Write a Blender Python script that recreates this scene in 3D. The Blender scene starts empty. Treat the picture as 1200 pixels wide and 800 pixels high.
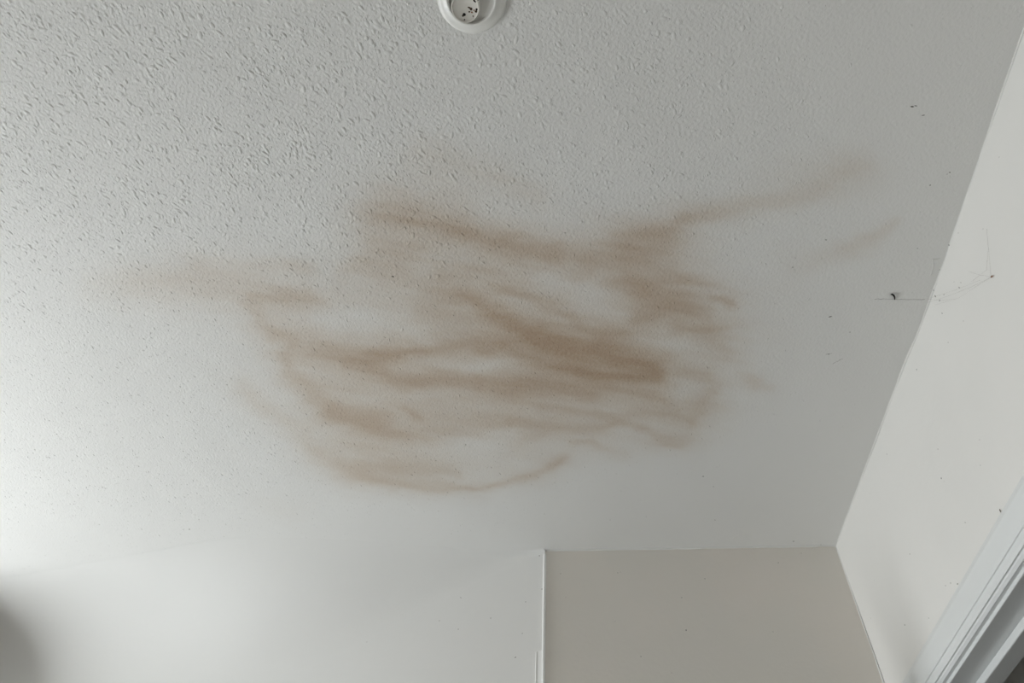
import bpy, bmesh, math, random
import numpy as np
from mathutils import Matrix, Vector
random.seed(7); rng = np.random.default_rng(11)
S = bpy.context.scene; COL = S.collection

# ------------------------------------------------------------------ camera
CAM_Z = 1.40; CEIL_Z = 2.40; F = 859.0            # focal length in pixels of a 1200 px wide frame
def unit(v): v = np.array(v, float); return v / np.linalg.norm(v)
_zc = unit([47, -725, F]); _yc = unit([93, 1024, F]); _xc = np.cross(_yc, _zc); _yc = np.cross(_zc, _xc)
R = np.array([_xc, _yc, _zc])                      # world = R @ camera (x right, y down, z forward)
cd = bpy.data.cameras.new('camera'); cam = bpy.data.objects.new('camera', cd); COL.objects.link(cam)
cd.sensor_width = 36; cd.lens = F / 1200 * 36; cd.clip_start = 0.02
M = Matrix.Identity(4)
for i in range(3):
    M[i][0] = R[i, 0]; M[i][1] = -R[i, 1]; M[i][2] = -R[i, 2]
M[2][3] = CAM_Z
cam.matrix_world = M
S.camera = cam

# ------------------------------------------------------------------ world, light, exposure
W = bpy.data.worlds.new('world'); S.world = W; W.use_nodes = True
W.node_tree.nodes['Background'].inputs[0].default_value = (0.80, 0.89, 1.0, 1)
W.node_tree.nodes['Background'].inputs[1].default_value = 1.0
WIN_Y = (0.86, 1.62); WIN_Z = (0.80, 1.80); WALL_LX = -2.48
ld = bpy.data.lights.new('window_daylight', 'AREA'); ld.shape = 'RECTANGLE'
ld.size = WIN_Z[1] - WIN_Z[0]; ld.size_y = WIN_Y[1] - WIN_Y[0]
ld.energy = 52.0; ld.color = (0.935, 0.98, 1.0)
lo = bpy.data.objects.new('window_daylight', ld); COL.objects.link(lo)
lo.location = (WALL_LX - 0.12, sum(WIN_Y) / 2, sum(WIN_Z) / 2); lo.rotation_euler = (0, -math.pi / 2, 0)
FRONT_X = (-1.30, -0.30); FRONT_Z = (0.75, 1.60); FRONT_Y = -2.60  # made-up opening behind the camera, holds a fill light
l2 = bpy.data.lights.new('front_fill_light', 'AREA'); l2.shape = 'RECTANGLE'
l2.size = FRONT_X[1] - FRONT_X[0]; l2.size_y = FRONT_Z[1] - FRONT_Z[0]; l2.energy = 6.6; l2.color = (1.0, 0.985, 0.96)
o2 = bpy.data.objects.new('front_fill_light', l2); COL.objects.link(o2)
o2.location = (sum(FRONT_X) / 2, FRONT_Y - 0.12, sum(FRONT_Z) / 2); o2.rotation_euler = (math.pi / 2, 0, 0)  # fill lamp added out of view to lift the back and angled walls
S.view_settings.view_transform = 'Standard'; S.view_settings.look = 'None'
S.view_settings.gamma = 1.0; S.view_settings.use_curve_mapping = False
S.view_settings.exposure = 0.07

# ------------------------------------------------------------------ pixel <-> surface
def ray(u, v): return R @ np.array([u - 600, v - 400, F])
def on_ceiling(u, v):
    r = ray(u, v); r = r * (CEIL_Z - CAM_Z) / r[2]; return np.array([r[0], r[1], CEIL_Z])
def on_plane(u, v, p0, n):
    r = ray(u, v); p0 = np.array(p0) - [0, 0, CAM_Z]; n = np.array(n)
    p = r * (p0 @ n) / (r @ n); return p + [0, 0, CAM_Z]
def to_px(P):
    q = (P - np.array([0, 0, CAM_Z])) @ R
    return 600 + F * q[:, 0] / q[:, 2], 400 + F * q[:, 1] / q[:, 2]

XR = 0.595                                         # right wall
CORNER = np.array([-0.068, 1.483])                 # outer corner where the angled wall starts
BACK_R = np.array([0.593, 1.469])
LDIR = unit([-math.cos(math.radians(15)), math.sin(math.radians(15))]); LN = np.array([LDIR[1], -LDIR[0]])
LN = LN if LN[1] < 0 else -LN                      # faces the room
BDIR = unit(BACK_R - CORNER); BN = np.array([BDIR[1], -BDIR[0]])
BN = BN if BN[1] < 0 else -BN
def on_right(u, v): return on_plane(u, v, (XR, 0, 0), (1, 0, 0))
def on_back(u, v): return on_plane(u, v, (*CORNER, 0), (*BN, 0))
def on_angled(u, v): return on_plane(u, v, (*CORNER, 0), (*LN, 0))

# ------------------------------------------------------------------ materials
def mat(name, col, rough=0.6, bump=0.0, scale=120.0, detail=4.0, tint=0.0, tint_col=None, tint_scale=3.0, bump_dist=0.002, spec=0.3):
    m = bpy.data.materials.new(name); m.use_nodes = True
    nt = m.node_tree; b = nt.nodes['Principled BSDF']
    b.inputs['Base Color'].default_value = (*col, 1); b.inputs['Roughness'].default_value = rough
    b.inputs['Specular IOR Level'].default_value = spec
    tc = nt.nodes.new('ShaderNodeTexCoord')
    if tint:
        n = nt.nodes.new('ShaderNodeTexNoise'); n.inputs['Scale'].default_value = tint_scale; n.inputs['Detail'].default_value = 3
        nt.links.new(tc.outputs['Object'], n.inputs['Vector'])
        r = nt.nodes.new('ShaderNodeMapRange'); r.inputs[1].default_value = 0.35; r.inputs[2].default_value = 0.65
        r.inputs[3].default_value = 0; r.inputs[4].default_value = tint
        nt.links.new(n.outputs['Fac'], r.inputs[0])
        mx = nt.nodes.new('ShaderNodeMix'); mx.data_type = 'RGBA'
        mx.inputs['A'].default_value = (*col, 1); mx.inputs['B'].default_value = (*(tint_col or col), 1)
        nt.links.new(r.outputs[0], mx.inputs['Factor']); nt.links.new(mx.outputs['Result'], b.inputs['Base Color'])
    if bump:
        n = nt.nodes.new('ShaderNodeTexNoise'); n.inputs['Scale'].default_value = scale; n.inputs['Detail'].default_value = detail
        nt.links.new(tc.outputs['Object'], n.inputs['Vector'])
        bp = nt.nodes.new('ShaderNodeBump'); bp.inputs['Strength'].default_value = bump; bp.inputs['Distance'].default_value = bump_dist
        nt.links.new(n.outputs['Fac'], bp.inputs['Height']); nt.links.new(bp.outputs['Normal'], b.inputs['Normal'])
    return m

CEIL_COL = (0.77, 0.765, 0.745)
def ceiling_material():
    """matt white paint, brown water stain read from the 'stain' attribute of the ceiling mesh"""
    m = mat('painted_woodchip_ceiling', CEIL_COL, 0.62, spec=0.25); nt = m.node_tree; b = nt.nodes['Principled BSDF']
    L = nt.links.new
    at = nt.nodes.new('ShaderNodeAttribute'); at.attribute_name = 'stain'
    tc = nt.nodes.new('ShaderNodeTexCoord')
    n = nt.nodes.new('ShaderNodeTexNoise'); n.inputs['Scale'].default_value = 160; n.inputs['Detail'].default_value = 3
    L(tc.outputs['Object'], n.inputs['Vector'])
    mr = nt.nodes.new('ShaderNodeMapRange'); mr.inputs[1].default_value = 0.3; mr.inputs[2].default_value = 0.7
    mr.inputs[3].default_value = 0.90; mr.inputs[4].default_value = 1.10
    L(n.outputs['Fac'], mr.inputs[0])
    d = nt.nodes.new('ShaderNodeMath'); d.operation = 'MULTIPLY'
    L(at.outputs['Fac'], d.inputs[0]); L(mr.outputs[0], d.inputs[1])
    hue = nt.nodes.new('ShaderNodeTexNoise'); hue.inputs['Scale'].default_value = 9; hue.inputs['Detail'].default_value = 2
    L(tc.outputs['Object'], hue.inputs['Vector'])
    cmb = nt.nodes.new('ShaderNodeCombineColor')
    for i, k in enumerate((0.465, 0.72, 0.99)):
        mul = nt.nodes.new('ShaderNodeMath'); mul.operation = 'MULTIPLY'; mul.inputs[1].default_value = -k
        L(d.outputs[0], mul.inputs[0])
        ex = nt.nodes.new('ShaderNodeMath'); ex.operation = 'EXPONENT'; L(mul.outputs[0], ex.inputs[0])
        sc = nt.nodes.new('ShaderNodeMath'); sc.operation = 'MULTIPLY'; sc.inputs[1].default_value = CEIL_COL[i]
        L(ex.outputs[0], sc.inputs[0]); L(sc.outputs[0], cmb.inputs[i])
    L(cmb.outputs[0], b.inputs['Base Color'])
    # fine grain of the painted paper, flatter where it was skimmed
    g = nt.nodes.new('ShaderNodeAttribute'); g.attribute_name = 'grain'
    n1 = nt.nodes.new('ShaderNodeTexNoise'); n1.inputs['Scale'].default_value = 230; n1.inputs['Detail'].default_value = 2.5
    L(tc.outputs['Object'], n1.inputs['Vector'])
    n2 = nt.nodes.new('ShaderNodeTexNoise'); n2.inputs['Scale'].default_value = 7; n2.inputs['Detail'].default_value = 2
    L(tc.outputs['Object'], n2.inputs['Vector'])
    h1 = nt.nodes.new('ShaderNodeMath'); h1.operation = 'MULTIPLY'; L(n1.outputs['Fac'], h1.inputs[0]); L(g.outputs['Fac'], h1.inputs[1])
    h2 = nt.nodes.new('ShaderNodeMath'); h2.operation = 'MULTIPLY_ADD'; h2.inputs[1].default_value = 2.0
    L(n2.outputs['Fac'], h2.inputs[0]); L(h1.outputs[0], h2.inputs[2])
    bp = nt.nodes.new('ShaderNodeBump'); bp.inputs['Strength'].default_value = 0.85; bp.inputs['Distance'].default_value = 0.0017
    L(h2.outputs[0], bp.inputs['Height']); L(bp.outputs['Normal'], b.inputs['Normal'])
    return m

M_CEIL = ceiling_material()
M_ANG = mat('skimmed_white_wall', (0.77, 0.765, 0.745), 0.62, 0.25, 60, 5, bump_dist=0.001)
M_RIGHT = mat('white_wall_paint', (0.82, 0.805, 0.775), 0.55, 0.3, 90, 5, 0.5, (0.79, 0.78, 0.75), 6, 0.001)
M_BACK = mat('magnolia_wall_paint', (0.80, 0.755, 0.695), 0.6, 0.3, 110, 5, 0.6, (0.76, 0.74, 0.685), 5, 0.001)
M_PLAIN = mat('plain_wall_paint', (0.76, 0.735, 0.69), 0.6, 0.2, 90)
M_GLOSS = mat('white_gloss_woodwork', (0.80, 0.815, 0.81), 0.32, 0.08, 40, 2, spec=0.5)
M_BEAD = mat('white_corner_bead', (0.90, 0.90, 0.88), 0.45)
M_CAULK = mat('white_caulk', (0.80, 0.795, 0.77), 0.55, 0.3, 150)
M_PLASTIC = mat('aged_white_plastic', (0.80, 0.795, 0.765), 0.38, 0.05, 60, 2, 0.5, (0.74, 0.73, 0.69), 40, spec=0.5)
M_DISC = mat('grimy_white_plastic', (0.70, 0.68, 0.63), 0.45, 0.1, 90, 3, 0.6, (0.58, 0.55, 0.49), 60)
M_HOLE = mat('dark_hole', (0.012, 0.010, 0.008), 0.8)
M_DIRT = mat('brown_dirt', (0.075, 0.05, 0.03), 0.85)
M_SPECK = mat('grey_dust_speck', (0.16, 0.145, 0.125), 0.9)
M_RUST = mat('rusty_speck', (0.30, 0.16, 0.10), 0.9)
M_WEB = mat('dusty_cobweb_thread', (0.42, 0.40, 0.37), 0.9)
M_FLOOR = mat('beige_carpet', (0.15, 0.125, 0.095), 0.95, 0.6, 300, 3, 0.6, (0.11, 0.095, 0.075), 30, 0.004)
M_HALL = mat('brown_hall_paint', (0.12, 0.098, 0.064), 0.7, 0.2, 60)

# ------------------------------------------------------------------ mesh helpers
def link(name, me, m, parent=None, kind=None, smooth=False):
    o = bpy.data.objects.new(name, me); COL.objects.link(o)
    if m: me.materials.append(m)
    if smooth: me.polygons.foreach_set('use_smooth', [True] * len(me.polygons))
    if parent:
        o.parent = parent; o.matrix_parent_inverse = Matrix.Translation(parent.location).inverted()
    if kind: o['kind'] = kind
    return o
def mesh(name, V, Fc, m, parent=None, kind=None, smooth=False):
    me = bpy.data.meshes.new(name); me.from_pydata([tuple(map(float, v)) for v in V], [], Fc); me.update()
    return link(name, me, m, parent, kind, smooth)
def big_mesh(name, V, Q, m, parent=None, kind=None, smooth=True, k=4):
    me = bpy.data.meshes.new(name); n = len(Q)
    me.vertices.add(len(V)); me.vertices.foreach_set('co', np.asarray(V, np.float32).ravel())
    me.loops.add(n * k); me.loops.foreach_set('vertex_index', np.asarray(Q, np.int32).ravel())
    me.polygons.add(n); me.polygons.foreach_set('loop_start', np.arange(0, n * k, k, dtype=np.int32))
    me.update(calc_edges=True); me.validate()
    return link(name, me, m, parent, kind, smooth)
def box_vf(a, b, V, Fc):
    i = len(V); (x0, y0, z0), (x1, y1, z1) = a, b
    V += [(x0, y0, z0), (x1, y0, z0), (x1, y1, z0), (x0, y1, z0), (x0, y0, z1), (x1, y0, z1), (x1, y1, z1), (x0, y1, z1)]
    Fc += [tuple(i + j for j in f) for f in ((3, 2, 1, 0), (4, 5, 6, 7), (0, 1, 5, 4), (1, 2, 6, 5), (2, 3, 7, 6), (3, 0, 4, 7))]
def boxes(name, lst, m, parent=None, kind=None):
    V, Fc = [], []
    for a, b in lst: box_vf(a, b, V, Fc)
    return mesh(name, V, Fc, m, parent, kind)
def prism_xy(name, poly, z0, z1, m, parent=None, kind=None):
    n = len(poly); V = [(x, y, z0) for x, y in poly] + [(x, y, z1) for x, y in poly]
    Fc = [tuple(range(n - 1, -1, -1)), tuple(range(n, 2 * n))] + [(i, (i + 1) % n, n + (i + 1) % n, n + i) for i in range(n)]
    o = mesh(name, V, Fc, m, parent, kind); fix(o); return o
def fix(o):
    bm = bmesh.new(); bm.from_mesh(o.data); bmesh.ops.recalc_face_normals(bm, faces=bm.faces); bm.to_mesh(o.data); bm.free()
def sweep_profile(name, prof, p0, p1, miter0, miter1, m, parent, axis):
    """prof: (depth from wall, offset) pairs; swept from p0 to p1 along 'y' or 'z'"""
    V = []; n = len(prof)
    for (d, o) in prof: V.append(axis(d, o, p0 + miter0 * o))
    for (d, o) in prof: V.append(axis(d, o, p1 + miter1 * o))
    Fc = [(i, (i + 1) % n, n + (i + 1) % n, n + i) for i in range(n)] + [tuple(range(n - 1, -1, -1)), tuple(range(n, 2 * n))]
    o = mesh(name, V, Fc, m, parent); fix(o); return o
def lathe(name, prof, c, m, parent=None, seg=64, cap_in=False):
    V, Fc = [], []; n = len(prof)
    for k in range(seg):
        a = 2 * math.pi * k / seg
        for r, d in prof: V.append((c[0] + r * math.cos(a), c[1] + r * math.sin(a), c[2] - d))
    for k in range(seg):
        k2 = (k + 1) % seg
        for j in range(n - 1): Fc.append((k * n + j, k2 * n + j, k2 * n + j + 1, k * n + j + 1))
    if cap_in: Fc.append(tuple(k * n + n - 1 for k in range(seg)))
    o = mesh(name, V, Fc, m, parent, smooth=True); fix(o)
    md = o.modifiers.new('edge', 'EDGE_SPLIT'); md.split_angle = math.radians(38)
    return o
def tube_vf(pts, rad, V, Fc, seg=5):
    pts = [np.array(p, float) for p in pts]; i0 = len(V)
    for i, p in enumerate(pts):
        t = unit(pts[min(i + 1, len(pts) - 1)] - pts[max(i - 1, 0)])
        a = np.cross(t, [0.3, 0.2, 0.93]); a = unit(a); b = np.cross(t, a)
        r = rad[i] if hasattr(rad, '__len__') else rad
        for k in range(seg):
            g = 2 * math.pi * k / seg; V.append(tuple(p + r * (a * math.cos(g) + b * math.sin(g))))
    for i in range(len(pts) - 1):
        for k in range(seg):
            k2 = (k + 1) % seg; Fc.append((i0 + i * seg + k, i0 + i * seg + k2, i0 + (i + 1) * seg + k2, i0 + (i + 1) * seg + k))
    Fc.append(tuple(i0 + k for k in range(seg))); e = i0 + (len(pts) - 1) * seg
    Fc.append(tuple(e + k for k in range(seg - 1, -1, -1)))
def empty(name, loc, **kw):
    o = bpy.data.objects.new(name, None); COL.objects.link(o); o.location = loc
    for k, v in kw.items(): o[k] = v
    return o

# ------------------------------------------------------------------ numpy noise
def vnoise(x, y, seed=0):
    xi = np.floor(x).astype(np.int64); yi = np.floor(y).astype(np.int64); fx = x - xi; fy = y - yi
    fx = fx * fx * (3 - 2 * fx); fy = fy * fy * (3 - 2 * fy)
    def h(a, b):
        n = (a * 374761393 + b * 668265263 + seed * 974634777) & 0x7fffffff
        n = ((n ^ (n >> 13)) * 1274126177) & 0x7fffffff
        return ((n ^ (n >> 16)) & 0xffff) / 65535.0
    return (h(xi, yi) * (1 - fx) + h(xi + 1, yi) * fx) * (1 - fy) + (h(xi, yi + 1) * (1 - fx) + h(xi + 1, yi + 1) * fx) * fy
def fbm(x, y, seed=0, o=3):
    t = 0; a = 0.5; s = 0
    for i in range(o): t = t + a * vnoise(x, y, seed + i); s += a; a *= 0.5; x = x * 2.03; y = y * 2.03
    return t / s

# ------------------------------------------------------------------ the water stain: brush lines (u, v, half width, strength)
STROKES = [
 [(500,344,8,.20),(520,348,9,.42),(548,353,9,.58),(575,370,9,.70),(605,387,9,.84),(640,399,10,.94),(690,411,12,.98),(735,424,12,1.0),(768,432,10,.96)],
 [(560,410,6,.45),(600,416,6,.58),(640,426,7,.75),(680,435,6,.9),(720,440,6,.95),(768,443,5,.8)],
 [(572,338,5,.25),(600,344,4,.45),(624,350,5,.50),(650,360,7,.42),(680,375,8,.40),(710,392,7,.50),(735,394,6,.45)],
 [(500,365,14,.24),(560,388,16,.30),(620,405,16,.36),(680,425,14,.40)],
 [(345,408,8,.30),(365,412,10,.5),(390,414,10,.62),(430,419,9,.72),(460,416,7,.68),(480,412,5,.72),(505,409,5,.6),(545,404,6,.5),(590,406,7,.55)],
 [(410,424,7,.45),(440,434,8,.5),(465,447,9,.48),(495,447,7,.40),(520,442,7,.36),(560,447,8,.35)],
 [(560,447,7,.35),(610,449,9,.5),(650,449,8,.5),(690,452,7,.42),(740,458,6,.40),(765,464,5,.42),(780,472,5,.25)],
 [(590,462,8,.3),(650,460,8,.35),(700,461,6,.4)],
 [(296,352,9,.25),(306,372,9,.38),(322,392,8,.38),(340,405,8,.36)],
 [(335,412,8,.30),(338,438,9,.38),(362,462,10,.42),(392,485,10,.48),(420,498,8,.48),(450,505,7,.42),(490,507,6,.34),(540,502,6,.28),(600,498,6,.26)],
 [(390,480,10,.34),(420,488,9,.38),(455,492,7,.26)],
 [(282,455,10,.16),(300,472,10,.24),(330,492,9,.22),(355,512,10,.22),(385,540,10,.22),(410,552,8,.20)],
 [(395,548,9,.22),(430,557,8,.34),(470,562,8,.36),(510,566,7,.34),(540,572,4,.34),(570,571,3.5,.42),(600,565,4,.42),(630,555,5,.44),(648,545,6,.48),(664,535,4,.42)],
 [(430,560,6,.3),(480,569,5,.34),(520,573,4,.30),(560,573,3,.34)],
 [(420,545,9,.22),(470,548,8,.28),(530,552,7,.26)],
 [(440,250,16,.28),(470,255,12,.44),(500,261,9,.46),(530,266,8,.55),(556,272,8,.62),(582,284,8,.66),(610,292,8,.66),(640,296,7,.62),(660,298,8,.42),(685,302,10,.34)],
 [(540,268,12,.36),(600,288,14,.42),(650,296,12,.34)],
 [(490,178,12,.12),(520,186,14,.17),(550,198,12,.12),(590,212,11,.16),(630,234,13,.14)],
 [(455,225,12,.14),(480,238,14,.16),(540,240,14,.12)],
 [(672,325,9,.3),(690,305,13,.36),(720,292,15,.38),(755,280,12,.46),(785,266,9,.58),(800,258,7,.58),(820,252,9,.46),(850,246,9,.36),(885,240,9,.32),(915,236,9,.27),(945,228,10,.20),(975,212,13,.17),(1000,196,14,.18),(1015,184,11,.12)],
 [(735,300,16,.30),(775,284,16,.34)],
 [(712,330,8,.34),(732,328,7,.48),(760,334,9,.40),(780,330,6,.40),(800,327,4,.58),(815,327,4,.36),(832,330,5,.2)],
 [(752,345,9,.40),(775,348,9,.42),(800,350,9,.28)],
 [(748,368,8,.46),(765,366,8,.56),(788,360,8,.62),(802,362,7,.44),(830,366,9,.3)],
 [(795,380,7,.38),(815,386,6,.52),(840,384,5,.40),(858,386,4,.22)],
 [(832,347,4,.34),(846,350,4,.5),(858,356,5,.56),(868,360,4,.24)],
 [(800,408,8,.14),(835,402,9,.2),(850,408,8,.2)],
 [(785,428,8,.24),(810,437,8,.22),(830,440,6,.2)],
 [(822,472,7,.26),(830,466,7,.34),(837,459,6,.42),(846,454,5,.24)],
 [(866,434,4,.14),(876,441,4,.27),(886,448,5,.27),(900,454,5,.14)],
 [(770,488,4,.3),(785,489,3,.3),(800,491,4,.34),(808,496,6,.38),(816,488,7,.24)],
 [(600,496,6,.28),(650,499,5,.32),(685,500,5,.38),(705,498,5,.44),(720,493,4,.5),(736,497,5,.38),(755,507,5,.28),(775,514,4,.36),(795,516,5,.30),(812,512,5,.14)],
 [(668,520,4,.22),(690,518,5,.32),(708,526,5,.16),(735,533,6,.12)],
 [(608,520,8,.15),(622,510,7,.22),(636,508,4,.26)],
 [(640,482,7,.25),(700,484,6,.30),(760,480,6,.28),(790,486,5,.2)],
 [(105,332,14,.10),(150,334,14,.16),(195,326,14,.20),(235,318,13,.24),(280,320,14,.24),(325,317,12,.22),(355,316,10,.26)],
 [(160,335,12,.14),(220,338,14,.16),(290,345,16,.20)],
 [(295,350,9,.32),(330,350,8,.42),(360,350,8,.48),(378,354,6,.34)],
 [(930,312,14,.08),(965,300,10,.12),(1000,290,8,.22),(1022,281,7,.24),(1040,268,6,.22),(1046,260,5,.14)],
 [(474,478,3,.25),(484,484,2.5,.42),(496,487,3,.3)],
 [(520,325,9,.22),(560,318,9,.28),(610,322,7,.22)],
 [(405,320,12,.2),(440,300,14,.22),(480,300,12,.18)],
 [(300,590,14,.05),(340,602,14,.06)],
]
BLOBS = [ # u, v, ru, rv, strength
 (560,425,230,70,.16),(470,450,120,60,.10),(610,475,190,45,.14),(690,415,100,50,.15),(480,268,75,50,.17),(440,305,50,60,.10),(560,330,110,50,.12),
 (640,300,110,50,.08),(755,320,75,55,.22),(790,370,70,40,.12),(430,530,70,40,.14),(560,530,100,35,.07),(800,470,50,50,.12),(960,205,70,28,.08),
 (250,335,110,40,.09),(340,370,50,30,.12),(520,215,90,50,.06),(880,370,60,60,.05),
]
HOLES = [(390,372,55,16,.55),(430,375,30,14,.4),(640,330,45,18,.35),(560,428,55,10,.6),(700,345,35,22,.5),(480,462,60,9,.4),(800,455,22,12,.5),(730,478,35,6,.4),
         (560,520,55,16,.55),(800,405,25,12,.45),(470,385,40,12,.35)]
WASH = [(300,350),(360,342),(420,345),(432,300),(478,252),(545,256),(640,280),(700,290),(800,250),(838,320),(872,360),(862,420),(846,480),(800,515),(700,522),(660,540),
        (600,568),(520,576),(420,562),(362,512),(338,440),(306,392)]
def stain_density(u, v):
    wu = (fbm(u / 34, v / 20, 3) - .5) * 20 + (fbm(u / 11, v / 6, 9) - .5) * 8
    wv = (fbm(u / 46, v / 18, 5) - .5) * 13 + (fbm(u / 14, v / 5, 13) - .5) * 4.5
    u1, v1 = u + wu, v + wv
    S2 = np.zeros_like(u)
    for st in STROKES:
        us = [p[0] for p in st]; vs = [p[1] for p in st]
        sel = np.where((u > min(us) - 60) & (u < max(us) + 60) & (v > min(vs) - 60) & (v < max(vs) + 60))[0]
        if not len(sel): continue
        a, b = u1[sel], v1[sel]; best = np.zeros(len(sel))
        for (x0, y0, w0, d0), (x1, y1, w1, d1) in zip(st[:-1], st[1:]):
            dx, dy = x1 - x0, y1 - y0; t = np.clip(((a - x0) * dx + (b - y0) * dy) / (dx * dx + dy * dy), 0, 1)
            r = np.hypot(a - x0 - t * dx, b - y0 - t * dy); w = (w0 + (w1 - w0) * t) * 1.1; q = (r / w) ** 2
            best = np.maximum(best, (d0 + (d1 - d0) * t) * (0.72 * np.exp(-q * 0.85) + 0.28 * np.exp(-q * 0.16)))
        S2[sel] += best ** 2.0
    D = S2 ** 0.5
    B = np.zeros_like(u)
    for (a, b, ru, rv, s) in BLOBS:
        q = ((u1 - a) / ru) ** 2 + ((v1 - b) / rv) ** 2
        B += s * np.exp(-q * 1.1)
    hol = np.ones_like(u)
    for (a, b, ru, rv, s) in HOLES:
        hol *= 1 - s * np.exp(-(((u1 - a) / ru) ** 2 + ((v1 - b) / rv) ** 2))
    inside = np.zeros(len(u), bool); dist = np.full(len(u), 1e9)
    u2, v2 = u + 0.6 * wu, v + 0.6 * wv
    for (x0, y0), (x1, y1) in zip(WASH, WASH[1:] + WASH[:1]):
        dx, dy = x1 - x0, y1 - y0
        if y1 != y0: inside ^= ((y0 > v2) != (y1 > v2)) & (u2 < dx * (v2 - y0) / dy + x0)
        t = np.clip(((u2 - x0) * dx + (v2 - y0) * dy) / (dx * dx + dy * dy), 0, 1)
        dist = np.minimum(dist, np.hypot(u2 - x0 - t * dx, v2 - y0 - t * dy))
    sd = np.where(inside, dist, -dist)
    B += 0.14 * sstep(-34, 36, sd) * (0.5 + fbm(u / 50, v / 22, 77, 3))
    D = (D * 0.74 + B * 0.95) * hol
    streak = fbm(u / 60 + v / 90, v / 7 - u / 40, 21, 3); blot = fbm(u / 26, v / 16, 31, 3)
    D = D * (0.60 + 0.56 * streak + 0.26 * blot)
    return np.clip(D - 0.012, 0, 1.1)

def sstep(a, b, x): t = np.clip((x - a) / (b - a), 0, 1); return t * t * (3 - 2 * t)

# ------------------------------------------------------------------ SETTING: ceiling
xs = np.concatenate([[-2.7, -2.1], np.arange(-1.60, 0.6449, 0.0045)])
ys = np.concatenate([[-2.8, -1.7, -0.8, 0.0], np.arange(0.20, 1.80, 0.0045), [1.9, 2.0, 2.1, 2.4]])
GX, GY = np.meshgrid(xs, ys); nx, ny = len(xs), len(ys)
P = np.stack([GX.ravel(), GY.ravel(), np.full(GX.size, CEIL_Z)], 1)
pu, pv = to_px(P)
vis = (pu > -60) & (pu < 1260) & (pv > -60) & (pv < 860) & (P[:, 1] > 0.15)
stain = np.zeros(len(P)); stain[vis] = stain_density(pu[vis], pv[vis])
def chip_amount(u, v):
    """how thick the woodchip stands: strongest top left, painted flat to the right and at the far wall"""
    return (1 - 0.55 * sstep(180, 420, v)) * (1 - 0.80 * sstep(560, 700, v + (u < 350) * 0)) * (1 - 0.82 * sstep(780, 1080, u)) * (1 - 0.30 * sstep(350, 700, u))
grain = np.full(len(P), 0.3); grain[vis] = 0.22 + 0.9 * chip_amount(pu[vis], pv[vis]) ** 0.6 * (1 - .55 * sstep(600, 720, pv[vis]))
off = (CORNER[0] - P[:, 0]) * LN[0] + (CORNER[1] - P[:, 1]) * LN[1]      # -(distance in front of the angled wall)
grain *= sstep(0.14, 0.50, -off) * 0.9 + 0.1
idx = np.arange(nx * ny).reshape(ny, nx)
Q = np.stack([idx[:-1, :-1], idx[1:, :-1], idx[1:, 1:], idx[:-1, 1:]], -1).reshape(-1, 4)
ceiling = big_mesh('ceiling', P, Q, M_CEIL, kind='structure')
for nm, arr in (('stain', stain), ('grain', grain)):
    at = ceiling.data.attributes.new(nm, 'FLOAT', 'POINT'); at.data.foreach_set('value', arr.astype(np.float32))

# ------------------------------------------------------------------ SETTING: walls
boxes('floor', [((-2.7, -2.8, -0.1), (2.0, 2.4, 0.0))], M_FLOOR, kind='structure')
T = 0.14
o = prism_xy('wall_back', [tuple(CORNER), (0.60, 1.4689), (0.60, 1.60), (CORNER[0] + 0.02, 1.62)], 0, CEIL_Z, M_BACK, kind='structure')
# right wall: pieces round the door opening, the painted line under the ceiling wanders a little
DOOR_Y = (0.54, 1.335); LIN_Z = CAM_Z + 0.5785
TOPX = [(-1.6, .592), (.355, .591), (.69, .5985), (.85, .5985), (.90, .596), (.99, .595), (1.20, .5935), (1.47, .592)]
V, Fc = [], []
yy = np.concatenate([[FRONT_Y, -1.6, -0.4], np.arange(0.2, 1.471, 0.02), [1.4685]])
zz = np.array([LIN_Z, 2.06, 2.15, 2.25, 2.33, 2.37, 2.39, CEIL_Z])
for y in yy:
    tx = np.interp(y, [a for a, _ in TOPX], [b for _, b in TOPX]) + 0.0012 * (vnoise(np.array([y * 14]), np.array([0.5]), 4)[0] - .5)
    for z in zz:
        k = sstep(2.1, CEIL_Z, z); V.append((XR + (tx - XR) * k + 0.0015 * (fbm(np.array([y * 4]), np.array([z * 4]), 8)[0] - .5), y, z))
nz = len(zz)
for i in range(len(yy) - 1):
    for j in range(nz - 1): Fc.append((i * nz + j, (i + 1) * nz + j, (i + 1) * nz + j + 1, i * nz + j + 1))
i0 = len(V)
box_vf((XR + 0.004, FRONT_Y, LIN_Z), (XR + T - .02, 1.60, CEIL_Z), V, Fc)
box_vf((XR, FRONT_Y, 0), (XR + T - .02, DOOR_Y[0], LIN_Z), V, Fc)
box_vf((XR, DOOR_Y[1], 0), (XR + T - .02, 1.60, LIN_Z), V, Fc)
mesh('wall_right', V, Fc, M_RIGHT, kind='structure')
# angled wall left of the corner; its head is skimmed into the ceiling in a soft cove
V, Fc = [], []; ss = np.concatenate([np.linspace(0, 0.5, 26), np.linspace(0.55, 2.0, 20)]); NA = 10
for s in ss:
    r = 0.012 + 0.24 * sstep(0.0, 0.80, s) ** 0.8
    c = CORNER + LDIR * s
    for k in range(NA + 1):
        a = math.pi / 2 * k / NA
        q = c + LN * (r - r * math.sin(a)); V.append((q[0], q[1], CEIL_Z - r + r * math.cos(a) - 0.0002))
    V.append((c[0], c[1], 1.5)); V.append((c[0], c[1], 0))
m_ = NA + 3
for i in range(len(ss) - 1):
    for j in range(m_ - 1): Fc.append((i * m_ + j, i * m_ + j + 1, (i + 1) * m_ + j + 1, (i + 1) * m_ + j))
ang = mesh('wall_angled', V, Fc, M_ANG, kind='structure', smooth=True)
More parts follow.
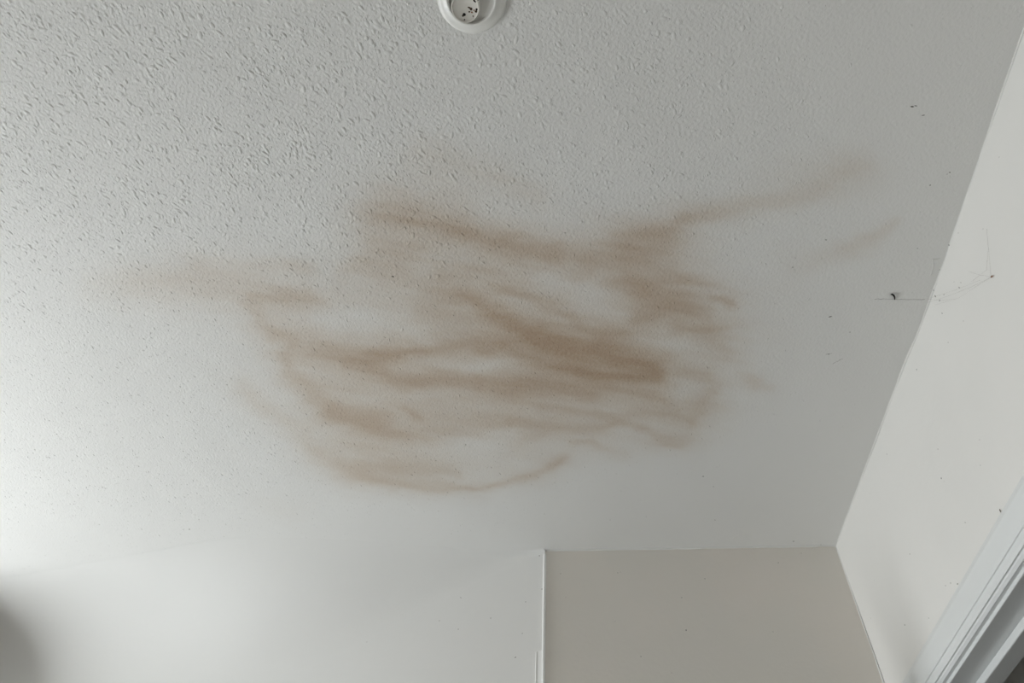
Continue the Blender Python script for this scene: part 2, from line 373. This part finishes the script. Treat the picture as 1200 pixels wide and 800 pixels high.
# left wall with the window that lights the room (beyond the left edge of the picture)
x0, x1 = WALL_LX - 0.16, WALL_LX
boxes('wall_left', [((x0, FRONT_Y, 0), (x1, WIN_Y[0], CEIL_Z)), ((x0, WIN_Y[1], 0), (x1, 2.3, CEIL_Z)),
                    ((x0, WIN_Y[0], 0), (x1, WIN_Y[1], WIN_Z[0])), ((x0, WIN_Y[0], WIN_Z[1]), (x1, WIN_Y[1], CEIL_Z))], M_PLAIN, kind='structure')
boxes('corner_shade_block', [((WALL_LX + 0.001, 1.535, 0), (-1.77, 2.38, CEIL_Z))], M_PLAIN, kind='structure')   # unseen block added beside the window to shade the angled wall's left end
boxes('wall_front', [((-2.7, FRONT_Y - 0.14, 0), (FRONT_X[0], FRONT_Y, CEIL_Z)), ((FRONT_X[1], FRONT_Y - 0.14, 0), (0.9, FRONT_Y, CEIL_Z)),
                     ((FRONT_X[0], FRONT_Y - 0.14, 0), (FRONT_X[1], FRONT_Y, FRONT_Z[0])), ((FRONT_X[0], FRONT_Y - 0.14, FRONT_Z[1]), (FRONT_X[1], FRONT_Y, CEIL_Z))], M_PLAIN, kind='structure')  # gap left for the added fill light
def window_frame(name, bars):
    o = boxes(name, bars, M_GLOSS, None, 'structure'); return o
fx0, fx1 = WALL_LX - 0.09, WALL_LX - 0.05
(ya, yb), (za, zb), w = WIN_Y, WIN_Z, 0.035
window_frame('window_1', [((fx0, ya, za), (fx1, ya + w, zb)), ((fx0, yb - w, za), (fx1, yb, zb)), ((fx0, ya + w, za), (fx1, yb - w, za + w)), ((fx0, ya + w, zb - w), (fx1, yb - w, zb))])
fy0, fy1 = FRONT_Y - 0.09, FRONT_Y - 0.05
(xa, xb), (za, zb) = FRONT_X, FRONT_Z
window_frame('fill_opening_frame', [((xa, fy0, za), (xa + w, fy1, zb)), ((xb - w, fy0, za), (xb, fy1, zb)), ((xa + w, fy0, za), (xb - w, fy1, za + w)), ((xa + w, fy0, zb - w), (xb - w, fy1, zb))])  # unseen frame round the added fill light
# hall beyond the door: dim brown shell
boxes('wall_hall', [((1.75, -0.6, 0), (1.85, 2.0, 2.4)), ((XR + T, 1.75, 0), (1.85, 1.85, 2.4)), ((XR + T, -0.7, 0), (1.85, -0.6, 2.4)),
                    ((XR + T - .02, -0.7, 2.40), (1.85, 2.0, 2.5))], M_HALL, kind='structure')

# ------------------------------------------------------------------ SETTING: trims along the corner
V, Fc = [], []
cc = CORNER + (LN + BN) * 0.0004
zs = list(np.linspace(0.0, 2.386, 40)) + [2.389, 2.3915, 2.393]
rad = [0.0034 + 0.0004 * math.sin(z * 9) for z in zs[:-3]] + [0.0028, 0.002, 0.0006]
tube_vf([(cc[0] + 0.0004 * math.sin(z * 11), cc[1], z) for z in zs], rad, V, Fc, 10)
o = mesh('trim_1', V, Fc, M_BEAD, kind='structure', smooth=True); o['label'] = 'thin rounded corner bead on the outer wall corner'
zt = on_angled(634, 762)[2]
pa = CORNER + LDIR * 0.001; pb = CORNER + LDIR * 0.016
poly = [pa, pb, pb + LN * 0.0014, pa + LN * 0.0014]
o = prism_xy('trim_2', [tuple(p) for p in poly], 0, zt, M_BEAD, kind='structure'); o['label'] = 'white edging strip on the outer corner, starting below the ceiling'
bv = o.modifiers.new('round', 'BEVEL'); bv.width = 0.0005; bv.segments = 2
V, Fc = [], []
tube_vf([(*(pb + LN * 0.0008), z) for z in (0.0, 1.0, zt - 0.004, zt - 0.001)], [0.0019, 0.0019, 0.0019, 0.0008], V, Fc, 10)
mesh('strip_ridge', V, Fc, M_BEAD, o, smooth=True)
def wobble_line(p0, p1, n, rad, amp, seed, off):
    pts = []
    for i in range(n + 1):
        t = i / n; p = np.array(p0) * (1 - t) + np.array(p1) * t
        pts.append(p + np.array(off) * (vnoise(np.array([t * n / 3.0]), np.array([seed + .5]), seed)[0] - .5) * amp)
    rr = [rad * (0.55 + 0.9 * vnoise(np.array([i / 2.3]), np.array([.5]), seed + 1)[0]) for i in range(n + 1)]
    return pts, rr
V, Fc = [], []
pts, rr = wobble_line((CORNER[0] + .004, CORNER[1] - .001, CEIL_Z - .0005), (BACK_R[0] - .002, BACK_R[1] - .001, CEIL_Z - .0005), 70, 0.0022, 0.002, 3, (0, 1, 0))
tube_vf(pts, rr, V, Fc, 7)
mesh('caulk_line', V, Fc, M_CAULK, ceiling, smooth=True)
V, Fc = [], []
pts = [(np.interp(y, [a for a, _ in TOPX], [b for _, b in TOPX]) - .0003, y, CEIL_Z - .0005) for y in np.arange(0.25, 1.469, 0.02)]
rr = [0.0016 * (0.4 + 1.0 * vnoise(np.array([i / 2.0]), np.array([.5]), 17)[0]) for i in range(len(pts))]
tube_vf(pts, rr, V, Fc, 7)
mesh('caulk_line', V, Fc, M_CAULK, ceiling, smooth=True)
V, Fc = [], []
pts, rr = wobble_line((BACK_R[0] + .001, BACK_R[1] - .0005, 1.2), (BACK_R[0] - .001, BACK_R[1] - .0005, CEIL_Z - .002), 60, 0.0014, 0.001, 5, (1, 0, 0))
tube_vf(pts, rr, V, Fc, 7)
mesh('caulk_line', V, Fc, M_CAULK, ceiling, smooth=True)

# ------------------------------------------------------------------ SETTING: the door frame in the right wall
door = empty('door_1', (XR, sum(DOOR_Y) / 2, 0), kind='structure', label='white painted door frame seen from below in the right wall')
IN = 0.0055                                        # casing stands back from the lining edge
zi = LIN_Z                                        # lower edge of head casing
# (projection from wall, height above lower edge)
PROF = [(0.0, 0.0), (0.0070, 0.0), (0.0095, 0.0035), (0.0100, 0.0060), (0.0125, 0.0062), (0.0140, 0.0110), (0.0135, 0.0185), (0.0155, 0.0190), (0.0165, 0.0240),
        (0.0158, 0.0520), (0.0140, 0.0528), (0.0140, 0.0548), (0.0120, 0.0600), (0.0085, 0.0645), (0.0060, 0.0700), (0.0, 0.0718)]
CY1 = DOOR_Y[1] - 0.004; CY0 = DOOR_Y[0] + 0.004
sweep_profile('head_casing', PROF, CY0, CY1, -1, 1, M_GLOSS, door, lambda d, o_, s: (XR - d, s, zi + o_))
sweep_profile('side_casing', PROF, 0.0, zi, 0, 1, M_GLOSS, door, lambda d, o_, s: (XR - d, CY1 + o_, s))
sweep_profile('side_casing', PROF, 0.0, zi, 0, 1, M_GLOSS, door, lambda d, o_, s: (XR - d, CY0 - o_, s))
LB = zi - 0.0055                                  # underside of the head lining
def bx(name, a, b, w=0.0012):
    o = boxes(name, [(a, b)], M_GLOSS, door); m = o.modifiers.new('round', 'BEVEL'); m.width = w; m.segments = 2; return o
bx('head_lining', (XR - 0.001, DOOR_Y[0], LB), (XR + T, DOOR_Y[1], zi + 0.02))
bx('side_lining', (XR - 0.001, DOOR_Y[1] - 0.0055, 0), (XR + T, DOOR_Y[1] + 0.02, LB - 0.0004))
bx('side_lining', (XR - 0.001, DOOR_Y[0] - 0.02, 0), (XR + T, DOOR_Y[0] + 0.0055, LB - 0.0004))
leaf = boxes('door_leaf', [((XR - 0.745, DOOR_Y[1] - 0.050, 0.006), (XR - 0.020, DOOR_Y[1] - 0.012, LB - 0.004))], M_GLOSS, door)   # swung open into the room, just below the frame
bx('door_stop', (XR + 0.037, DOOR_Y[0] + 0.006, LB - 0.0125), (XR + 0.067, DOOR_Y[1] - 0.006, LB - 0.0002), 0.0015)
bx('door_stop', (XR + 0.037, DOOR_Y[1] - 0.018, 0), (XR + 0.067, DOOR_Y[1] - 0.0058, LB - 0.0128), 0.0015)
bx('door_stop', (XR + 0.037, DOOR_Y[0] + 0.0058, 0), (XR + 0.067, DOOR_Y[0] + 0.018, LB - 0.0128), 0.0015)

# ------------------------------------------------------------------ woodchip of the ceiling paper: countless small raised chips
def chips(n_try, lo, hi, wlo, whi, hlo, hhi, power, seed, soft):
    g = np.random.default_rng(seed)
    X = g.uniform(-1.5, 0.60, n_try); Y = g.uniform(0.20, 1.70, n_try)
    u, v = to_px(np.stack([X, Y, np.full(n_try, CEIL_Z)], 1))
    ok = (u > -30) & (u < 1230) & (v > -30) & (v < 790) & (((CORNER[0] - X) * LN[0] + (CORNER[1] - Y) * LN[1]) < -0.02 - 0.19 * sstep(-0.1, -0.8, X))
    ok &= (np.hypot(X + 0.112, Y - 0.262) > 0.052)
    wall = np.where(X > CORNER[0], 1.462 - Y, 1.0); ok &= (wall > 0.01) & (X < 0.583)
    cl = fbm(X * 26, Y * 26, seed) ; amt = chip_amount(u, v)
    keep = ok & (g.uniform(0, 1, n_try) < amt ** power * np.clip(0.25 + 1.6 * (cl - .25), 0.1, 1.2))
    X, Y, amt, v = X[keep], Y[keep], amt[keep], v[keep]; n = len(X)
    bias = g.uniform(0, 1, n) < 0.68
    A = np.where(bias, math.radians(62) + g.normal(0, .42, n), g.uniform(0, math.pi, n))
    sz = 0.62 + 0.38 * sstep(.25, .9, amt)
    Ln = g.uniform(lo, hi, n) ** 1.0 * sz / 2; Wd = g.uniform(wlo, whi, n) * sz / 2; H = g.uniform(hlo, hhi, n) * (0.55 + 0.45 * amt)
    K = 8; ang_ = np.arange(K) * 2 * math.pi / K
    rings = [(1.0, -0.06), (0.80, 0.36), (0.48, 0.77)]
    pts = []
    jit = 1 + g.uniform(-.16, .16, (n, K))
    ca, sa = np.cos(A)[:, None], np.sin(A)[:, None]
    for rr_, hh in rings:
        lx = Ln[:, None] * rr_ * np.cos(ang_) * jit; ly = Wd[:, None] * rr_ * np.sin(ang_) * jit
        pts.append(np.stack([X[:, None] + lx * ca - ly * sa, Y[:, None] + lx * sa + ly * ca, np.broadcast_to((CEIL_Z - H * hh)[:, None], (n, K))], -1))
    top = np.stack([X, Y, CEIL_Z - H], -1)[:, None, :]
    Vv = np.concatenate(pts + [top], 1)           # n x 25 x 3
    q = []
    for r_ in range(2):
        for k in range(K): q += [(r_ * K + k, r_ * K + (k + 1) % K, (r_ + 1) * K + (k + 1) % K), (r_ * K + k, (r_ + 1) * K + (k + 1) % K, (r_ + 1) * K + k)]
    for k in range(K): q.append((2 * K + k, 2 * K + (k + 1) % K, 3 * K))
    q = np.array(q)[:, ::-1]
    Qq = (q[None] + (np.arange(n) * (3 * K + 1))[:, None, None]).reshape(-1, 3)
    return Vv.reshape(-1, 3), Qq, n
a1 = chips(16500, .0062, .0125, .0046, .0070, .00070, .00120, 1.9, 41, 0)
a2 = chips(50000, .0032, .0060, .0026, .0044, .00030, .00070, 0.8, 57, 0)
Vv = np.concatenate([a1[0], a2[0]]); Qq = np.concatenate([a1[1], a2[1] + len(a1[0])])
chip = big_mesh('woodchip', Vv, Qq, M_CEIL, ceiling, 'stuff', True, 3)
cu, cv = to_px(Vv); at = chip.data.attributes.new('stain', 'FLOAT', 'POINT'); at.data.foreach_set('value', stain_density(cu, cv).astype(np.float32))
at = chip.data.attributes.new('grain', 'FLOAT', 'POINT'); at.data.foreach_set('value', np.full(len(Vv), 0.15, np.float32))
print('chips', a1[2], a2[2])

# ------------------------------------------------------------------ dirt specks and scratches on each surface
def specks(name, pts, normal, m, parent):
    """pts: (position, radius, stretch, angle)"""
    V, Fc = [], []; n = unit(normal); a = unit(np.cross(n, [0.01, 0.9, 0.3])); b = np.cross(n, a)
    for p, r, st, an in pts:
        i0 = len(V); K = 7; p = np.array(p)
        d = a * math.cos(an) + b * math.sin(an); e = np.cross(n, d)
        j = [random.uniform(.7, 1.2) for _ in range(K)]
        for k in range(K):
            g = 2 * math.pi * k / K; V.append(tuple(p - n * .0001 + d * r * st * j[k] * math.cos(g) + e * r * j[k] * math.sin(g)))
        for k in range(K):
            g = 2 * math.pi * k / K; V.append(tuple(p + n * min(r * .5, .0006) + d * r * .6 * st * j[k] * math.cos(g) + e * r * .6 * j[k] * math.sin(g)))
        for k in range(K): Fc.append((i0 + k, i0 + (k + 1) % K, i0 + K + (k + 1) % K, i0 + K + k))
        Fc.append(tuple(i0 + K + k for k in range(K)))
    return mesh(name, V, Fc, m, parent, 'stuff')
CS = [(1069,125,1.0,2.5),(1073,124,.6,3),(1082,135,.6,3.5),(1113,202,.6,2.5),(1110,204,.5,1),(1090,217,1.0,1),(215,620,.7,1.5),(222,620,.9,2.2),(384,634,1.1,1.8),(390,633,.6,3),
      (452,687,1.2,1.4),(460,687,.5,5),(477,715,1.3,1),(565,654,1.0,1.2),(570,653,1.1,1.2),(308,667,1.1,1),(125,672,.9,1.2),(175,683,.9,1),(195,692,.9,1),(57,671,.7,1),
      (66,674,.8,1.6),(74,674,.8,1.4),(255,695,.8,2),(824,558,1.0,1.5),(836,570,.7,1.5),(838,609,.8,1.2),(460,324,1.2,1.8),(973,371,.8,3.5),(968,281,.6,3),(929,313,.8,1),
      (996,389,.6,1.5),(971,415,.6,2),(1075,291,.5,2),(1101,316,.6,1),(715,609,.7,1),(529,625,.6,1),(757,605,.7,1),(638,602,.6,1),(930,634,.9,2.5),(962,638,.7,1.5)]
specks('dirt_specks', [(on_ceiling(u, v) - [0, 0, .0001], r * .0011, st, random.uniform(-.3, .3)) for u, v, r, st in CS], (0, 0, -1), M_SPECK, ceiling)
wr = bpy.data.objects['wall_right']; wb = bpy.data.objects['wall_back']
RS = [(1178,136,1.1,1),(1172,184,.8,1),(1124,273,.7,1),(1113,287,1.2,1.4),(1127,331,.7,1),(1153,268,.6,1),(1119,330,.6,1),(1104,560,1.0,1.8),(1107,564,.5,1),(1100,526,.8,1),(1149,515,.7,1),
      (1150,545,.7,1),(1173,598,1.2,3),(1170,618,.9,1),(1132,612,.7,1.5),(1067,649,.9,1),(1115,683,.9,1),(1123,684,1.3,1),(1109,686,.9,1),(1061,732,1.1,1),(1021,724,.8,1),(1089,724,.8,1),
      (1040,532,.7,2),(1019,537,.8,2),(1095,340,.9,2),(1097,347,1.1,2.4),(1102,352,.9,2.6),(1107,345,.7,3),(1125,337,.9,2),(1105,367,.8,2),(1075,433,.7,3),(1112,401,.5,2),(1130,376,.5,2),
      (1020,578,.6,1),(1025,680,.6,1.4)]
def rnorm(p): return np.array([-1, 0, 0])
specks('dirt_specks', [(on_right(u, v) + [-.0012, 0, 0], r * .0009, st, random.uniform(0, 3.1)) for u, v, r, st in RS], (-1, 0, 0), M_SPECK, wr)
BS = [(826,678,1.0,1),(724,671,.9,1),(727,670,.7,1),(799,700,.9,1.3),(804,738,1.0,2),(912,659,1.0,1),(751,769,.9,1),(657,672,.9,1),(787,788,.8,1),(721,728,.7,1),(663,700,.6,1),(906,740,.7,1),(939,648,.6,2)]
specks('dirt_specks', [(on_back(u, v), r * .0011, st, random.uniform(0, 3.1)) for u, v, r, st in BS], (*BN, 0), M_SPECK, wb)
AS = [(616,705,1.1,1),(635,690,1.0,1.6),(632,651,1.2,1.2),(575,724,1.1,1),(515,727,1.0,1),(537,737,.9,1.4),(612,742,.8,1.8),(180,787,1.0,1.2),(283,764,1.2,1),(123,741,1.0,1),(430,752,.8,1),(604,770,.8,3),(540,700,.7,3)]
specks('dirt_specks', [(on_angled(u, v), r * .0011, st, random.uniform(0, 3.1)) for u, v, r, st in AS], (*LN, 0), M_SPECK, ang)
specks('rust_speck', [(on_right(1163, 324) + [-.0012, 0, 0], .0016, 2.4, 1.3)], (-1, 0, 0), M_RUST, wr)

# hairline cracks in the paint by the right wall
def hair(name, lines, fn, off, rad, m, parent, sag=0.0):
    V, Fc = [], []
    for ln in lines:
        pts = []
        for (a, b) in zip(ln[:-1], ln[1:]):
            for i in range(6):
                t = i / 6; pts.append(fn(a[0] + (b[0] - a[0]) * t + random.uniform(-.4, .4), a[1] + (b[1] - a[1]) * t + random.uniform(-.4, .4)) + off)
        pts.append(fn(*ln[-1]) + off)
        tube_vf(pts, [rad * random.uniform(.6, 1.2) for _ in pts], V, Fc, 4)
    return mesh(name, V, Fc, m, parent, 'stuff')
hair('hairline_crack', [[(1024,350.5),(1040,350),(1060,351),(1084,350.5)], [(976,426),(988,420)], [(968,415),(975,414)]], on_ceiling, np.array([0, 0, -.0001]), .00020, M_SPECK, ceiling)
hair('paint_run', [[(1093,303),(1094,312),(1091,322)], [(1093,304),(1101,303)], [(857,631),(864,627),(872,626)], [(872,626),(880,628)]], on_ceiling, np.array([0, 0, -.0001]), .0007, M_CAULK, ceiling)

# ------------------------------------------------------------------ THINGS
# cobweb across the corner of ceiling and right wall
web_lines = [[(1090,354),(1112,347),(1140,336),(1163,325)], [(1163,324),(1161,300),(1158,268)], [(1092,349),(1120,340),(1150,328)], [(1098,357),(1125,349),(1162,325)],
             [(1137,318),(1150,322),(1163,324)], [(1140,330),(1158,316),(1160,290)], [(1088,350),(1104,352),(1122,350)]]
V, Fc = [], []
for ln in web_lines:
    pts = []
    for (a, b) in zip(ln[:-1], ln[1:]):
        for i in range(5):
            t = i / 5; p = on_right(a[0] + (b[0] - a[0]) * t, a[1] + (b[1] - a[1]) * t); pts.append(p + [-0.0018 - 0.0006 * random.random(), 0, 0])
    pts.append(on_right(*ln[-1]) + [-.0016, 0, 0])
    tube_vf(pts, [0.00011 * random.uniform(.6, 1.5) for _ in pts], V, Fc, 4)
o = mesh('cobweb', V, Fc, M_WEB, None, 'stuff')
o['label'] = 'thin dusty cobweb threads on the right wall just below the ceiling'; o['category'] = 'cobweb'

# small black curl stuck to the ceiling near the right wall
pc = on_ceiling(1046, 348)
V, Fc = [], []
curl = [(1043.6,344.6,.0004),(1044.6,343.8,.0012),(1046.2,344.4,.0022),(1047.4,346.2,.0022),(1048,348.2,.0012),(1048.2,350.4,.0003)]
tube_vf([on_ceiling(u, v) - np.array([0, 0, d + .0008]) for u, v, d in curl], [.0007, .0014, .0015, .0013, .0010, .0007], V, Fc, 8)
o = mesh('dirt_curl', V, Fc, M_HOLE, smooth=True)
o['label'] = 'tiny black curl of dirt stuck to ceiling beside the right wall'; o['category'] = 'dirt'

# ceiling rose without its cover
RC = np.array([-0.112, 0.262, CEIL_Z])
rose = empty('ceiling_rose', tuple(RC), label='round white plastic ceiling rose base with grimy disc, cut by top edge', category='ceiling rose')
lathe('base_ring', [(0.0447, -0.0005), (0.0447, 0.0012), (0.0441, 0.0030), (0.0429, 0.0048), (0.0412, 0.0062), (0.0390, 0.0070), (0.0345, 0.0082), (0.0325, 0.0100), (0.0312, 0.0104), (0.0300, 0.0100), (0.0292, 0.0085), (0.0288, 0.0010)], RC, M_PLASTIC, rose, 96)
lathe('back_plate', [(0.0290, -0.0003), (0.0290, 0.0016), (0.0002, 0.0016)], RC, M_PLASTIC, rose, 64, True)
DC = RC + np.array([-0.0085, 0.0100, -0.0012])
disc = lathe('terminal_disc', [(0.0188, 0.0), (0.0188, 0.0060), (0.0184, 0.0078), (0.0176, 0.0088), (0.0168, 0.0088), (0.0160, 0.0078), (0.0154, 0.0074), (0.0002, 0.0074)], DC, M_DISC, rose, 64, True)
def dot(name, dx, dy, r, m, parent, d0, dep=0.0003, st=1.0, an=0.0):
    V, Fc = [], []; K = 14; c = RC + np.array([dx, dy, 0])
    for z in (d0 - .0005, d0 + dep):
        for k in range(K):
            a = 2 * math.pi * k / K; x, y = r * st * math.cos(a), r * math.sin(a)
            V.append((c[0] + x * math.cos(an) - y * math.sin(an), c[1] + x * math.sin(an) + y * math.cos(an), c[2] - z))
    Fc = [(k, (k + 1) % K, K + (k + 1) % K, K + k) for k in range(K)] + [tuple(range(K, 2 * K)), tuple(range(K - 1, -1, -1))]
    o = mesh(name, V, Fc, m, parent); fix(o); return o
def px(u, v, d): 
    r = ray(u, v); q = r * (CEIL_Z - CAM_Z - d) / r[2]; return q[0] - RC[0], q[1] - RC[1]
D0 = 0.0086
for (u, v, r, st, an, m) in [(544,17,.0019,1.1,.3,M_HOLE),(542.5,18.5,.0012,1.2,0,M_DIRT),(552,10.5,.0018,1,0,M_DIRT),(550,9,.0011,1.3,.5,M_DIRT),(558.6,11,.0014,1,0,M_HOLE),(558,13.5,.0014,1.3,.2,M_DIRT),
                            (550,13.8,.0010,1.2,0,M_DIRT),(544.3,23,.0009,1,0,M_HOLE),(553,14.5,.0009,1.5,.3,M_RUST),(548.5,8.5,.0007,1,0,M_DIRT),(554.4,19,.0012,.7,0,M_SPECK),(555.5,12,.0008,1.2,0,M_RUST)]:
    dot('dirt_speck', *px(u, v, D0), r, m, disc, D0, .00025, st, an)
dot('screw_hole', *px(557.4, -0.4, D0), .0034, M_HOLE, disc, D0, .0003)
dot('dirt_speck', *px(555, 30.5, .0088), .0011, M_SPECK, bpy.data.objects['base_ring'], .0080, .0003)
# second raised boss beside the disc and a terminal block with screws behind it (partly above the frame)
lathe('cable_boss', [(0.0110, 0.0012), (0.0110, 0.0060), (0.0104, 0.0066), (0.0050, 0.0066), (0.0050, 0.0016)], RC + np.array([0.0085, -0.0120, 0]), M_PLASTIC, rose, 40)
tb = boxes('terminal_block', [((RC[0] - .024, RC[1] - .014, CEIL_Z - .0085), (RC[0] - .008, RC[1] - .004, CEIL_Z - .0012))], M_PLASTIC, rose)
m = tb.modifiers.new('round', 'BEVEL'); m.width = .001; m.segments = 2
for dx in (-.021, -.016, -.011): dot('screw', dx, -.009, .0016, M_SPECK, tb, .0085, .0004)
